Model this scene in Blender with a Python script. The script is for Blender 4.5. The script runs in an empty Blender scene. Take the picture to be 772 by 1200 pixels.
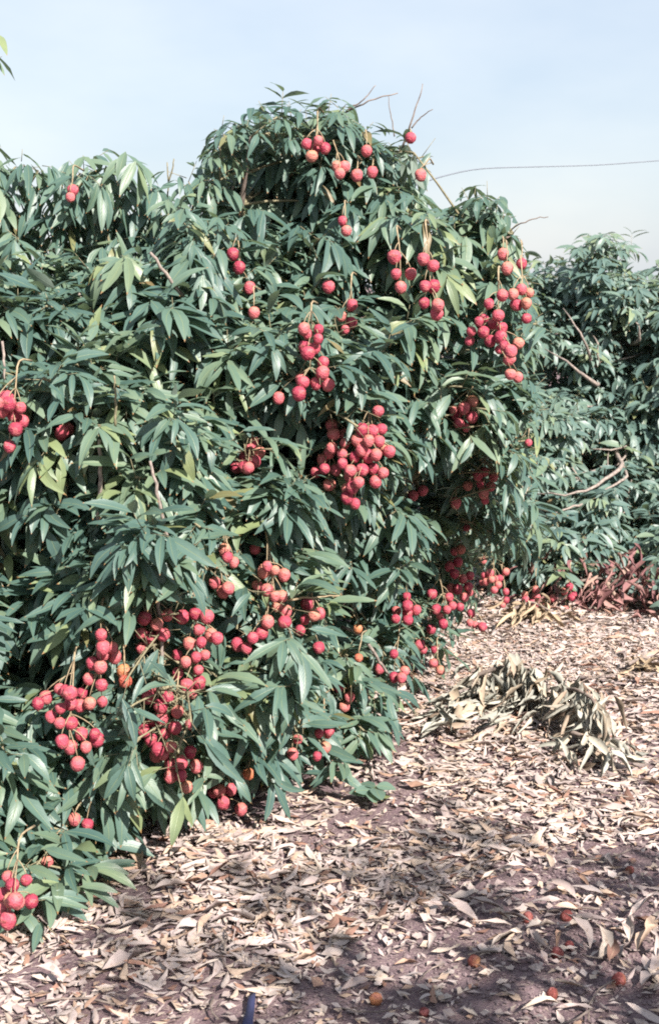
import bpy, math, random
import numpy as np
from mathutils import Matrix, Vector

random.seed(7)
RNG = np.random.default_rng(11)
R = math.radians
SC = bpy.context.scene
COL = SC.collection

# ------------------------------------------------------------------ camera, sky, sun, exposure
CAM_H = 1.62
PITCH = math.atan((600 - 330) / 1667.0)
cam = bpy.data.cameras.new('camera')
cam.sensor_fit = 'VERTICAL'; cam.sensor_height = 36.0; cam.lens = 50.0
cam.clip_start = 0.05; cam.clip_end = 2000
camo = bpy.data.objects.new('camera', cam); COL.objects.link(camo)
camo.location = (0, 0, CAM_H); camo.rotation_euler = (math.pi / 2 - PITCH, 0, 0)
SC.camera = camo
cam.dof.use_dof = True; cam.dof.focus_distance = 4.3; cam.dof.aperture_fstop = 9.0

SUN_EL = 39.0
SUN_AZ = math.atan2(0.52, -0.85)            # clockwise from +Y: to the right of and behind the camera
TO_SUN = Vector((math.sin(SUN_AZ) * math.cos(R(SUN_EL)), math.cos(SUN_AZ) * math.cos(R(SUN_EL)), math.sin(R(SUN_EL))))
world = bpy.data.worlds.new('World'); SC.world = world; world.use_nodes = True
wn = world.node_tree.nodes; wl = world.node_tree.links
bg = wn['Background']; sky = wn.new('ShaderNodeTexSky')
sky.sky_type = 'NISHITA'; sky.sun_disc = False
sky.sun_elevation = R(SUN_EL); sky.sun_rotation = SUN_AZ
sky.air_density = 1.2; sky.dust_density = 1.0; sky.ozone_density = 2.0; sky.altitude = 30
haze = wn.new('ShaderNodeMix'); haze.data_type = 'RGBA'; haze.inputs[0].default_value = 0.88      # an even milky veil over the blue
wco = wn.new('ShaderNodeTexCoord'); wmap = wn.new('ShaderNodeMapping'); wmap.inputs['Scale'].default_value = (1.6, 1.6, 4.0)
wno = wn.new('ShaderNodeTexNoise'); wno.inputs['Scale'].default_value = 1.7; wno.inputs['Detail'].default_value = 5; wno.inputs['Roughness'].default_value = 0.55
wra = wn.new('ShaderNodeValToRGB'); wra.color_ramp.elements[0].position = 0.36; wra.color_ramp.elements[1].position = 0.68
wra.color_ramp.elements[0].color = (1.34, 1.52, 1.80, 1); wra.color_ramp.elements[1].color = (1.84, 1.90, 2.02, 1)      # thin milky cloud drifting over the veil
wl.new(wco.outputs['Generated'], wmap.inputs[0]); wl.new(wmap.outputs[0], wno.inputs['Vector']); wl.new(wno.outputs[0], wra.inputs[0]); wl.new(wra.outputs[0], haze.inputs[7])
wl.new(sky.outputs[0], haze.inputs[6]); wl.new(haze.outputs[2], bg.inputs[0]); bg.inputs[1].default_value = 0.15
sun = bpy.data.lights.new('sun', 'SUN'); sun.energy = 4.6; sun.angle = R(0.6); sun.color = (1.0, 0.925, 0.85)
suno = bpy.data.objects.new('sun', sun); COL.objects.link(suno)
suno.rotation_euler = TO_SUN.to_track_quat('Z', 'Y').to_euler(); suno.location = (6, -4, 8)
SC.view_settings.view_transform = 'Standard'; SC.view_settings.look = 'None'
SC.view_settings.exposure = 1.46; SC.view_settings.gamma = 1.0
SC.render.engine = 'CYCLES'
SC.cycles.filter_width = 1.9
SC.cycles.max_bounces = 6; SC.cycles.diffuse_bounces = 3; SC.cycles.glossy_bounces = 2
SC.cycles.transmission_bounces = 3; SC.cycles.transparent_max_bounces = 4
SC.cycles.use_denoising = False

# ------------------------------------------------------------------ picture pixels (772 x 1200) <-> places
F = 1667.0
CP, SP = math.cos(PITCH), math.sin(PITCH)
def ray(px, py):
    xr = (np.asarray(px, float) - 386) / F; yr = (600 - np.asarray(py, float)) / F
    return np.stack([xr, CP + yr * SP, -SP + yr * CP], -1)
def at(px, py, d):
    r = ray(px, py); k = np.asarray(d, float) / r[..., 1]
    p = r * k[..., None]; p[..., 2] += CAM_H
    return p
def on_ground(px, py, z=0.0):
    r = ray(px, py); k = (z - CAM_H) / r[..., 2]
    p = r * k[..., None]; p[..., 2] += CAM_H
    return p
def project(P):
    q = P - np.array([0, 0, CAM_H])
    dep = q[..., 1] * CP - q[..., 2] * SP
    up = q[..., 1] * SP + q[..., 2] * CP
    dep = np.maximum(dep, 0.05)
    return 386 + F * q[..., 0] / dep, 600 - F * up / dep, dep
def unit(v):
    return v / np.maximum(np.linalg.norm(v, axis=-1, keepdims=True), 1e-9)
_NK = RNG.normal(size=(10, 3)); _NP = RNG.uniform(0, 6.28, 10)
def lump(P, scale):
    s = 0
    for k in range(10):
        s = s + np.sin((P @ (_NK[k] * scale)) + _NP[k])
    return s / 3.2
def inside(px, py, poly):
    px = np.asarray(px, float); py = np.asarray(py, float)
    c = np.zeros(px.shape, bool); n = len(poly)
    for i in range(n):
        x0, y0 = poly[i]; x1, y1 = poly[i - 1]
        if y0 == y1: continue
        c ^= ((y0 > py) != (y1 > py)) & (px < (x1 - x0) * (py - y0) / (y1 - y0) + x0)
    return c

# ------------------------------------------------------------------ materials
def material(name):
    m = bpy.data.materials.new(name); m.use_nodes = True
    nt = m.node_tree; nt.nodes.clear()
    out = nt.nodes.new('ShaderNodeOutputMaterial')
    return m, nt, out
class N:
    def __init__(s, nt): s.nt = nt
    def node(s, t, **kw):
        n = s.nt.nodes.new(t)
        for k, v in kw.items():
            if k.startswith('i_'):
                n.inputs[k[2:].replace('_', ' ')].default_value = v
            else: setattr(n, k, v)
        return n
    def link(s, a, b): s.nt.links.new(a, b)
    def math(s, op, a, b=None, c=None):
        n = s.nt.nodes.new('ShaderNodeMath'); n.operation = op
        for i, v in enumerate((a, b, c)):
            if v is None: continue
            if isinstance(v, (int, float)): n.inputs[i].default_value = v
            else: s.link(v, n.inputs[i])
        return n.outputs[0]
    def mix(s, fac, a, b, mode='MIX'):
        n = s.nt.nodes.new('ShaderNodeMix'); n.data_type = 'RGBA'; n.blend_type = mode
        for i, v in ((0, fac), (6, a), (7, b)):
            if isinstance(v, (int, float)): n.inputs[i].default_value = v
            elif isinstance(v, tuple): n.inputs[i].default_value = (*v, 1)
            else: s.link(v, n.inputs[i])
        return n.outputs[2]
    def ramp(s, fac, stops):
        n = s.nt.nodes.new('ShaderNodeValToRGB'); e = n.color_ramp.elements
        while len(e) < len(stops): e.new(0.5)
        for x, (p, c) in zip(e, stops): x.position = p; x.color = (*c, 1) if len(c) == 3 else c
        s.link(fac, n.inputs[0]); return n.outputs[0]
    def rnd(s):      # one number per leaf: the leaf's own attribute, plus the object's for leaves that are objects
        a = s.node('ShaderNodeAttribute', attribute_name='rnd')
        t = s.node('ShaderNodeAttribute', attribute_name='tone'); t.attribute_type = 'OBJECT'
        return s.math('FRACT', s.math('ADD', a.outputs['Fac'], t.outputs['Fac']))

def leaf_material(name, dark, mid, light, under, rough=0.36, trans=0.30):
    m, nt, out = material(name); g = N(nt)
    r = g.rnd()
    col = g.ramp(r, [(0.0, dark), (0.45, mid), (0.80, light), (0.93, tuple(a * b for a, b in zip(light, (1.45, 1.25, .85)))), (0.965, (0.20, 0.20, 0.07)), (1.0, (0.22, 0.12, 0.05))])
    uv = g.node('ShaderNodeUVMap', uv_map='UVMap'); sx = g.node('ShaderNodeSeparateXYZ'); g.link(uv.outputs[0], sx.inputs[0])
    d = g.math('ABSOLUTE', g.math('SUBTRACT', sx.outputs[1], 0.5))
    rib = g.math('SUBTRACT', 1.0, g.math('MULTIPLY', d, 18.0)); rib = g.math('MAXIMUM', rib, 0.0)
    # side veins: slanted bands between midrib and margin
    ph = g.math('ADD', g.math('MULTIPLY', sx.outputs[0], 75.0), g.math('MULTIPLY', d, -38.0))
    vein = g.math('SINE', ph)
    geo = g.node('ShaderNodeNewGeometry')
    no = g.node('ShaderNodeTexNoise'); no.inputs['Scale'].default_value = 38.0; no.inputs['Detail'].default_value = 3
    g.link(geo.outputs['Position'], no.inputs['Vector'])
    col = g.mix(g.math('MULTIPLY', no.outputs[0], 0.45), col, mid)
    col = g.mix(g.math('MULTIPLY', rib, 0.55), col, (0.22, 0.26, 0.12))
    col = g.mix(g.math('MULTIPLY', g.math('ADD', vein, 1.0), 0.05), col, light)
    tipb = g.math('MULTIPLY', g.math('GREATER_THAN', g.math('ADD', sx.outputs[0], g.math('MULTIPLY', r, 0.05)), 0.975), 0.8)
    col = g.mix(tipb, col, (0.30, 0.15, 0.06))
    col = g.mix(geo.outputs['Backfacing'], col, under)
    bump = g.node('ShaderNodeBump'); bump.inputs['Strength'].default_value = 0.35; bump.inputs['Distance'].default_value = 0.002
    g.link(g.math('ADD', g.math('MULTIPLY', vein, 0.08), g.math('ADD', no.outputs[0], g.math('MULTIPLY', rib, -0.6))), bump.inputs['Height'])
    p = g.node('ShaderNodeBsdfPrincipled'); g.link(col, p.inputs['Base Color']); g.link(bump.outputs[0], p.inputs['Normal'])
    g.link(g.math('ADD', rough, g.math('MULTIPLY', geo.outputs['Backfacing'], 0.3)), p.inputs['Roughness'])
    p.inputs['Specular IOR Level'].default_value = 0.6
    t = g.node('ShaderNodeBsdfTranslucent'); g.link(g.mix(0.5, col, (0.14, 0.22, 0.03)), t.inputs[0])
    mx = g.node('ShaderNodeMixShader'); mx.inputs[0].default_value = trans
    g.link(p.outputs[0], mx.inputs[1]); g.link(t.outputs[0], mx.inputs[2]); g.link(mx.outputs[0], out.inputs[0])
    return m
def dry_material(name, stops, rough=0.75):
    m, nt, out = material(name); g = N(nt)
    r = g.rnd(); col = g.ramp(r, stops)
    uv = g.node('ShaderNodeUVMap', uv_map='UVMap'); sx = g.node('ShaderNodeSeparateXYZ'); g.link(uv.outputs[0], sx.inputs[0])
    d = g.math('ABSOLUTE', g.math('SUBTRACT', sx.outputs[1], 0.5))
    rib = g.math('MAXIMUM', g.math('SUBTRACT', 1.0, g.math('MULTIPLY', d, 14.0)), 0.0)
    geo = g.node('ShaderNodeNewGeometry')
    no = g.node('ShaderNodeTexNoise'); no.inputs['Scale'].default_value = 60.0; no.inputs['Detail'].default_value = 4
    g.link(geo.outputs['Position'], no.inputs['Vector'])
    col = g.mix(g.math('MULTIPLY', g.math('GREATER_THAN', no.outputs[0], 0.62), 0.4), col, (0.16, 0.10, 0.075))
    col = g.mix(g.math('MULTIPLY', rib, 0.4), col, (0.40, 0.30, 0.20))
    bump = g.node('ShaderNodeBump'); bump.inputs['Strength'].default_value = 0.5; bump.inputs['Distance'].default_value = 0.003
    g.link(no.outputs[0], bump.inputs['Height'])
    p = g.node('ShaderNodeBsdfPrincipled'); g.link(col, p.inputs['Base Color']); g.link(bump.outputs[0], p.inputs['Normal'])
    p.inputs['Roughness'].default_value = rough; p.inputs['Specular IOR Level'].default_value = 0.3
    g.link(p.outputs[0], out.inputs[0]); return m
def bark_material(name, a, b, scale=40):
    m, nt, out = material(name); g = N(nt)
    tc = g.node('ShaderNodeTexCoord'); no = g.node('ShaderNodeTexNoise')
    no.inputs['Scale'].default_value = scale; no.inputs['Detail'].default_value = 6
    g.link(tc.outputs['Object'], no.inputs['Vector'])
    col = g.ramp(no.outputs[0], [(0.3, a), (0.7, b)])
    bump = g.node('ShaderNodeBump'); bump.inputs['Strength'].default_value = 0.6; bump.inputs['Distance'].default_value = 0.004
    g.link(no.outputs[0], bump.inputs['Height'])
    p = g.node('ShaderNodeBsdfPrincipled'); g.link(col, p.inputs['Base Color']); g.link(bump.outputs[0], p.inputs['Normal'])
    p.inputs['Roughness'].default_value = 0.85
    g.link(p.outputs[0], out.inputs[0]); return m
def fruit_material(name, stops, scale=230.0, rough=0.72):
    m, nt, out = material(name); g = N(nt)
    o = g.node('ShaderNodeObjectInfo'); tc = g.node('ShaderNodeTexCoord')
    col = g.ramp(o.outputs['Random'], stops)
    vo = g.node('ShaderNodeTexVoronoi'); vo.inputs['Scale'].default_value = scale; g.link(tc.outputs['Object'], vo.inputs['Vector'])
    no = g.node('ShaderNodeTexNoise'); no.inputs['Scale'].default_value = 55.0; g.link(tc.outputs['Object'], no.inputs['Vector'])
    kn = g.math('MINIMUM', g.math('MULTIPLY', vo.outputs['Distance'], 1.6), 1.0)
    col = g.mix(g.math('MULTIPLY', kn, 0.35), col, (0.26, 0.02, 0.03))
    col = g.mix(g.math('MULTIPLY', g.math('GREATER_THAN', no.outputs[0], 0.56), 0.30), col, (0.58, 0.22, 0.20))
    sz = g.node('ShaderNodeSeparateXYZ'); g.link(tc.outputs['Object'], sz.inputs[0])
    n2 = g.node('ShaderNodeTexNoise'); n2.inputs['Scale'].default_value = 90.0; n2.inputs['Detail'].default_value = 4; g.link(tc.outputs['Object'], n2.inputs['Vector'])
    sh = g.math('MULTIPLY', g.math('MAXIMUM', g.math('SUBTRACT', g.math('ADD', g.math('MULTIPLY', sz.outputs[2], 30.0), g.math('MULTIPLY', o.outputs['Random'], .6)), .62), 0.0), 1.6)
    col = g.mix(g.math('MINIMUM', g.math('MULTIPLY', sh, n2.outputs[0]), .55), col, (0.46, 0.30, 0.12))
    col = g.mix(g.math('MULTIPLY', g.math('GREATER_THAN', n2.outputs[0], 0.63), 0.6), col, (0.17, 0.05, 0.035))
    bump = g.node('ShaderNodeBump'); bump.invert = True; bump.inputs['Strength'].default_value = 0.9; bump.inputs['Distance'].default_value = 0.0018
    g.link(vo.outputs['Distance'], bump.inputs['Height'])
    p = g.node('ShaderNodeBsdfPrincipled'); g.link(col, p.inputs['Base Color']); g.link(bump.outputs[0], p.inputs['Normal'])
    p.inputs['Roughness'].default_value = rough; p.inputs['Specular IOR Level'].default_value = 0.4
    g.link(p.outputs[0], out.inputs[0]); return m
def plain_material(name, c, rough=0.7):
    m, nt, out = material(name); g = N(nt)
    tc = g.node('ShaderNodeTexCoord'); no = g.node('ShaderNodeTexNoise'); no.inputs['Scale'].default_value = 60
    g.link(tc.outputs['Object'], no.inputs['Vector'])
    p = g.node('ShaderNodeBsdfPrincipled'); p.inputs['Roughness'].default_value = rough
    g.link(g.mix(no.outputs[0], tuple(x * 0.7 for x in c), tuple(min(1, x * 1.25) for x in c)), p.inputs['Base Color'])
    g.link(p.outputs[0], out.inputs[0]); return m
def soil_material():
    m, nt, out = material('soil'); g = N(nt)
    geo = g.node('ShaderNodeNewGeometry')
    def noise(s, d=5):
        n = g.node('ShaderNodeTexNoise'); n.inputs['Scale'].default_value = s; n.inputs['Detail'].default_value = d
        g.link(geo.outputs['Position'], n.inputs['Vector']); return n.outputs[0]
    big, mid, fine = noise(1.3), noise(14), noise(140, 6)
    col = g.ramp(mid, [(0.3, (0.115, 0.080, 0.094)), (0.7, (0.195, 0.145, 0.155))])
    col = g.mix(g.math('MULTIPLY', g.math('GREATER_THAN', fine, 0.60), 0.75), col, (0.26, 0.21, 0.19))
    col = g.mix(g.math('MULTIPLY', big, 0.35), col, (0.14, 0.085, 0.07))
    vo = g.node('ShaderNodeTexVoronoi'); vo.inputs['Scale'].default_value = 85.0; g.link(geo.outputs['Position'], vo.inputs['Vector'])
    bits = g.math('LESS_THAN', vo.outputs['Distance'], 0.22)
    col = g.mix(g.math('MULTIPLY', bits, 0.6), col, (0.33, 0.27, 0.23))
    bump = g.node('ShaderNodeBump'); bump.inputs['Strength'].default_value = 0.8; bump.inputs['Distance'].default_value = 0.012
    g.link(g.math('ADD', g.math('MULTIPLY', fine, 0.6), mid), bump.inputs['Height'])
    p = g.node('ShaderNodeBsdfPrincipled'); g.link(col, p.inputs['Base Color']); g.link(bump.outputs[0], p.inputs['Normal'])
    p.inputs['Roughness'].default_value = 0.95; p.inputs['Specular IOR Level'].default_value = 0.15
    g.link(p.outputs[0], out.inputs[0]); return m

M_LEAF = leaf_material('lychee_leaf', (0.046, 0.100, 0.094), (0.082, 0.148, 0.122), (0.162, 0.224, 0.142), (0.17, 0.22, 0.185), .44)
M_LEAF_HAZED = leaf_material('lychee_leaf_hazed', (0.076, 0.138, 0.134), (0.110, 0.178, 0.158), (0.155, 0.222, 0.170), (0.15, 0.19, 0.155), .44)  # leaf green made paler and bluer: distance haze put into the colour
M_WEED = leaf_material('weed_leaf', (0.09, 0.15, 0.12), (0.12, 0.19, 0.15), (0.15, 0.23, 0.17), (0.18, 0.24, 0.2))
M_LITTER = dry_material('dry_leaf', [(0.0, (0.25, 0.198, 0.19)), (0.12, (0.33, 0.268, 0.252)), (0.3, (0.385, 0.32, 0.29)), (0.5, (0.365, 0.31, 0.296)), (0.7, (0.41, 0.342, 0.288)),
                                     (0.88, (0.37, 0.265, 0.195)), (0.95, (0.27, 0.155, 0.115)), (1.0, (0.17, 0.09, 0.07))])
M_GREY = dry_material('withered_grey_leaf', [(0.0, (0.22, 0.22, 0.185)), (0.3, (0.31, 0.31, 0.27)), (0.6, (0.36, 0.35, 0.30)), (0.85, (0.33, 0.27, 0.20)), (1.0, (0.22, 0.165, 0.125))])
M_TAN = dry_material('withered_tan_leaf', [(0.0, (0.32, 0.245, 0.165)), (0.5, (0.37, 0.295, 0.20)), (1.0, (0.26, 0.185, 0.125))])
M_RED = dry_material('withered_red_leaf', [(0.0, (0.14, 0.06, 0.065)), (0.5, (0.22, 0.105, 0.105)), (0.85, (0.28, 0.16, 0.14)), (1.0, (0.32, 0.23, 0.18))])
M_BARK = bark_material('bark', (0.10, 0.075, 0.065), (0.25, 0.20, 0.17))
M_PALE = bark_material('pale_bark', (0.13, 0.105, 0.095), (0.33, 0.275, 0.235), 70)
M_TWIG = bark_material('green_twig', (0.13, 0.12, 0.07), (0.24, 0.21, 0.13), 80)
M_STALK = bark_material('stalk', (0.20, 0.15, 0.09), (0.34, 0.27, 0.17), 90)
M_FRUIT = fruit_material('lychee_skin', [(0.0, (0.26, 0.028, 0.062)), (0.3, (0.37, 0.058, 0.095)), (0.6, (0.44, 0.095, 0.125)), (0.88, (0.48, 0.145, 0.15)), (1.0, (0.48, 0.21, 0.16))])
M_ORANGE = fruit_material('ripening_skin', [(0.0, (0.42, 0.10, 0.06)), (0.6, (0.46, 0.17, 0.075)), (1.0, (0.44, 0.22, 0.09))])
M_OLDFRUIT = fruit_material('old_skin', [(0.0, (0.075, 0.028, 0.026)), (0.5, (0.125, 0.042, 0.034)), (1.0, (0.18, 0.07, 0.045))], rough=0.8)
M_SOIL = soil_material()
M_WIRE = plain_material('wire_metal', (0.17, 0.19, 0.22), 0.5)
M_POLE = bark_material('weathered_wood', (0.13, 0.11, 0.09), (0.28, 0.24, 0.2))
M_BLUE = plain_material('dark_blue_matte', (0.016, 0.02, 0.06), 0.95)  # matte dark blue for the strip, material unknown

# ------------------------------------------------------------------ object helpers
def tag(o, label=None, cat=None, group=None, kind=None):
    for k, v in (('label', label), ('category', cat), ('group', group), ('kind', kind)):
        if v: o[k] = v
    return o
def empty(name, loc, label, cat, group=None):
    o = bpy.data.objects.new(name, None); COL.objects.link(o); o.location = loc; o.empty_display_size = 0.2
    return tag(o, label, cat, group)
def link(name, me, parent=None):
    o = bpy.data.objects.new(name, me); COL.objects.link(o)
    if parent: o.parent = parent
    return o
def mesh_arrays(name, V, loops, sizes, mat, uv=None, rnd=None, smooth=True):
    me = bpy.data.meshes.new(name)
    me.vertices.add(len(V)); me.vertices.foreach_set('co', np.ascontiguousarray(V, np.float32).ravel())
    me.loops.add(len(loops)); me.loops.foreach_set('vertex_index', np.ascontiguousarray(loops, np.int32))
    me.polygons.add(len(sizes))
    st = np.zeros(len(sizes), np.int32); st[1:] = np.cumsum(sizes)[:-1]
    me.polygons.foreach_set('loop_start', st); me.polygons.foreach_set('loop_total', np.ascontiguousarray(sizes, np.int32))
    me.polygons.foreach_set('use_smooth', np.full(len(sizes), smooth))
    me.materials.append(mat)
    if uv is not None:
        l = me.uv_layers.new(name='UVMap'); l.data.foreach_set('uv', np.ascontiguousarray(uv, np.float32).ravel())
    if rnd is not None:
        a = me.attributes.new('rnd', 'FLOAT', 'POINT'); a.data.foreach_set('value', np.ascontiguousarray(rnd, np.float32))
    me.update(calc_edges=True); me.validate()
    return me
def tube_arrays(paths):
    """paths: list of (points Nx3, radii N, sides) -> joined arrays"""
    Vs, L, S, off = [], [], [], 0
    for P, rad, k in paths:
        P = np.asarray(P, float); n = len(P); rad = np.broadcast_to(np.asarray(rad, float), (n,))
        T = unit(np.gradient(P, axis=0))
        ref = np.array([0.31, 0.2, 0.93]) if abs(T[0][2]) < 0.8 else np.array([0.9, 0.3, 0.1])
        A = unit(np.cross(T, ref)); B = np.cross(T, A)
        an = np.arange(k) * 2 * math.pi / k
        ring = P[:, None, :] + rad[:, None, None] * (np.cos(an)[None, :, None] * A[:, None, :] + np.sin(an)[None, :, None] * B[:, None, :])
        Vs.append(ring.reshape(-1, 3))
        i = np.arange(n - 1)[:, None] * k; j = np.arange(k)[None, :]; j2 = (j + 1) % k
        q = np.stack([i + j, i + j2, i + k + j2, i + k + j], -1).reshape(-1, 4) + off
        L.append(q.ravel()); S.append(np.full(len(q), 4))
        caps = np.concatenate([np.arange(k)[::-1], (n - 1) * k + np.arange(k)]) + off
        L.append(caps); S.append(np.array([k, k])); off += n * k
    return np.concatenate(Vs), np.concatenate(L), np.concatenate(S)
def tube_mesh(name, paths, mat, base=(0, 0, 0)):
    V, L, S = tube_arrays(paths)
    return mesh_arrays(name, V - np.asarray(base, float), L, S, mat)
def bezier(a, b, c, n):
    t = np.linspace(0, 1, n)[:, None]
    return (1 - t) ** 2 * np.asarray(a) + 2 * t * (1 - t) * np.asarray(b) + t ** 2 * np.asarray(c)
def smooth_path(pts, n=14):
    pts = np.asarray(pts, float); s = np.concatenate([[0], np.cumsum(np.linalg.norm(np.diff(pts, axis=0), axis=1))]); s /= s[-1]
    t = np.linspace(0, 1, n); P = np.stack([np.interp(t, s, pts[:, k]) for k in range(3)], 1)
    for _ in range(2): P[1:-1] = 0.25 * P[:-2] + 0.5 * P[1:-1] + 0.25 * P[2:]
    return P

# ------------------------------------------------------------------ leaf shapes: x along, y across, z normal; length 1
def leaf_shape(rng, nsec, ratio, bend, fold, wave, twist, curl=0.0):
    us = np.linspace(0, 1, nsec + 2)[1:-1]
    w = 0.5 * ratio * np.sin(math.pi * us ** 0.82) ** 0.85
    V = [(0, 0, 0)]; UV = [(0, .5)]
    side = rng.normal() * 0.06
    for u, h in zip(us, w):
        tw = twist * (u - 0.3); z0 = -bend * u * u; y0 = side * math.sin(math.pi * u)
        for s in (-1, 0, 1):
            cu = curl * (0.5 + u)
            y = s * h * math.cos(fold + cu); z = abs(s) * h * math.sin(fold + cu) + s * wave * h * math.sin(u * 9 + side * 40)
            V.append((u * (1 - 0.35 * bend * u), y0 + y * math.cos(tw) - z * math.sin(tw), z0 + y * math.sin(tw) + z * math.cos(tw))); UV.append((u, .5 + .5 * s))
    V.append((1 - 0.35 * bend, 0, -bend)); UV.append((1, .5))
    f = []
    n = len(us)
    idx = lambda i, s: 1 + 3 * i + s + 1
    tip = 1 + 3 * n
    f += [(0, idx(0, 0), idx(0, -1)), (0, idx(0, 1), idx(0, 0))]
    f = [(0, idx(0, -1), idx(0, 0)), (0, idx(0, 0), idx(0, 1))]
    for i in range(n - 1):
        for s in (-1, 0): f.append((idx(i, s), idx(i + 1, s), idx(i + 1, s + 1), idx(i, s + 1)))
    f += [(idx(n - 1, -1), tip, idx(n - 1, 0)), (idx(n - 1, 0), tip, idx(n - 1, 1))]
    return np.array(V), f, np.array(UV)
def shape_set(seed, k, nsec, ratio, bend, fold, wave, twist, curl=(0, 0)):
    r = np.random.default_rng(seed); u = lambda ab: r.uniform(*ab)
    return [leaf_shape(r, nsec, u(ratio), u(bend), u(fold), u(wave), u(twist) * r.choice([-1, 1]), u(curl)) for _ in range(k)]
N_FINE = 10
GREEN = shape_set(1, N_FINE, 4, (.21, .27), (.10, .42), (.10, .40), (.0, .25), (0, .7)) + shape_set(8, 6, 2, (.26, .31), (.10, .40), (.10, .35), (.0, .2), (0, .4))
GREEN_FAR = shape_set(2, 6, 3, (.26, .32), (.10, .40), (.10, .35), (.0, .2), (0, .5))
DRY = shape_set(3, 18, 4, (.18, .32), (-.10, .22), (.15, .9), (.1, .5), (.2, 1.3), (0, .5))
WITHER = shape_set(4, 14, 5, (.22, .36), (-.10, .45), (.3, 1.1), (.1, .7), (.1, 1.8), (0, .7))
BITS = shape_set(5, 5, 1, (.30, .7), (-.1, .2), (.0, .5), (.0, .3), (0, .6))
BROAD = shape_set(6, 4, 5, (.5, .62), (.05, .2), (.05, .25), (.0, .15), (0, .3))

class Leaves:
    """base B, direction T, normal Nn, length L, width factor W, shape index K, random number"""
    def __init__(s, B, T, Nn, L, W=None, shapes=GREEN, rng=RNG):
        s.B = B; s.T = unit(T)
        s.N = unit(Nn - (Nn * s.T).sum(-1, keepdims=True) * s.T); s.S = np.cross(s.N, s.T)
        s.L = L; s.W = np.ones(len(L)) if W is None else W
        s.shapes = shapes; s.K = rng.integers(0, N_FINE if shapes is GREEN else len(shapes), len(L)); s.r = rng.random(len(L))
    def pick(s, m):
        o = object.__new__(Leaves)
        for k in 'BTNSLWKr': setattr(o, k, getattr(s, k)[m])
        o.shapes = s.shapes; return o
    def __len__(s): return len(s.L)
    @staticmethod
    def join(ls):
        o = object.__new__(Leaves)
        for k in 'BTNSLWKr': setattr(o, k, np.concatenate([getattr(x, k) for x in ls]))
        o.shapes = ls[0].shapes; return o
    def samples(s, us=(0.15, .35, .5, .65, .85)):
        return np.stack([s.B + s.T * (s.L * u)[:, None] - s.N * (s.L * .22 * u * u)[:, None] for u in us], 1)
    def mesh(s, name, mat, base=(0, 0, 0)):
        Vs, Ls, Ss, Us, Rs, off = [], [], [], [], [], 0
        base = np.asarray(base, float)
        for k, (tv, tf, tu) in enumerate(s.shapes):
            m = np.nonzero(s.K == k)[0]
            if not len(m): continue
            B, T, Nn, S, L, W = (getattr(s, q)[m] for q in 'BTNSLW')
            V = B[:, None] + L[:, None, None] * (tv[None, :, 0, None] * T[:, None] + (tv[None, :, 1] * W[:, None])[..., None] * S[:, None] + tv[None, :, 2, None] * Nn[:, None])
            Vs.append((V - base).reshape(-1, 3)); nv = len(tv)
            fl = np.concatenate([np.array(f) for f in tf]); fs = np.array([len(f) for f in tf])
            Ls.append((fl[None] + (off + np.arange(len(m)) * nv)[:, None]).ravel()); Ss.append(np.tile(fs, len(m)))
            Us.append(np.tile(tu[fl], (len(m), 1))); Rs.append(np.repeat(s.r[m], nv)); off += len(m) * nv
        return mesh_arrays(name, np.concatenate(Vs), np.concatenate(Ls), np.concatenate(Ss), mat, np.concatenate(Us), np.concatenate(Rs))
_TM = {}
def shape_mesh(shapes, k, mat):
    key = (id(shapes), k, mat.name)
    if key not in _TM:
        tv, tf, tu = shapes[k]; fl = np.concatenate([np.array(f) for f in tf])
        _TM[key] = mesh_arrays('leaf_shape', tv, fl, np.array([len(f) for f in tf]), mat, tu[fl], np.zeros(len(tv)))
    return _TM[key]
def leaf_objects(lv, name, mat, parent=None, base=(0, 0, 0)):
    out = []
    for i in range(len(lv)):
        o = bpy.data.objects.new(name, shape_mesh(lv.shapes, int(lv.K[i]), mat)); COL.objects.link(o)
        T, S, Nn, B, L, W = lv.T[i] * lv.L[i], lv.S[i] * lv.L[i] * lv.W[i], lv.N[i] * lv.L[i], lv.B[i] - np.asarray(base), 0, 0
        o.matrix_basis = Matrix(((T[0], S[0], Nn[0], B[0]), (T[1], S[1], Nn[1], B[1]), (T[2], S[2], Nn[2], B[2]), (0, 0, 0, 1)))
        o['tone'] = float(lv.r[i]) * .999
        if parent: o.parent = parent
        out.append(o)
    return out
CELL = 3
ZB = np.full((1200 // CELL, 772 // CELL + 1), 1e9)
def view_cells(lv):
    P = lv.samples(tuple(np.linspace(.06, .94, 9)))
    W = lv.S[:, None] * (lv.L * .07)[:, None, None]
    P = np.concatenate([P, P + W, P - W], 1)
    x, y, d = project(P); ok = (x >= 0) & (x < 772) & (y >= 0) & (y < 1200)
    cx = np.clip((x / CELL).astype(int), 0, ZB.shape[1] - 1); cy = np.clip((y / CELL).astype(int), 0, ZB.shape[0] - 1)
    return cx, cy, d, ok
def splat(lv):
    cx, cy, d, ok = view_cells(lv); np.minimum.at(ZB, (cy[ok], cx[ok]), d[ok])
def seen(lv):
    cx, cy, d, ok = view_cells(lv)
    return (ok & (d <= ZB[cy, cx] + 0.02)).sum(1)

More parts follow.
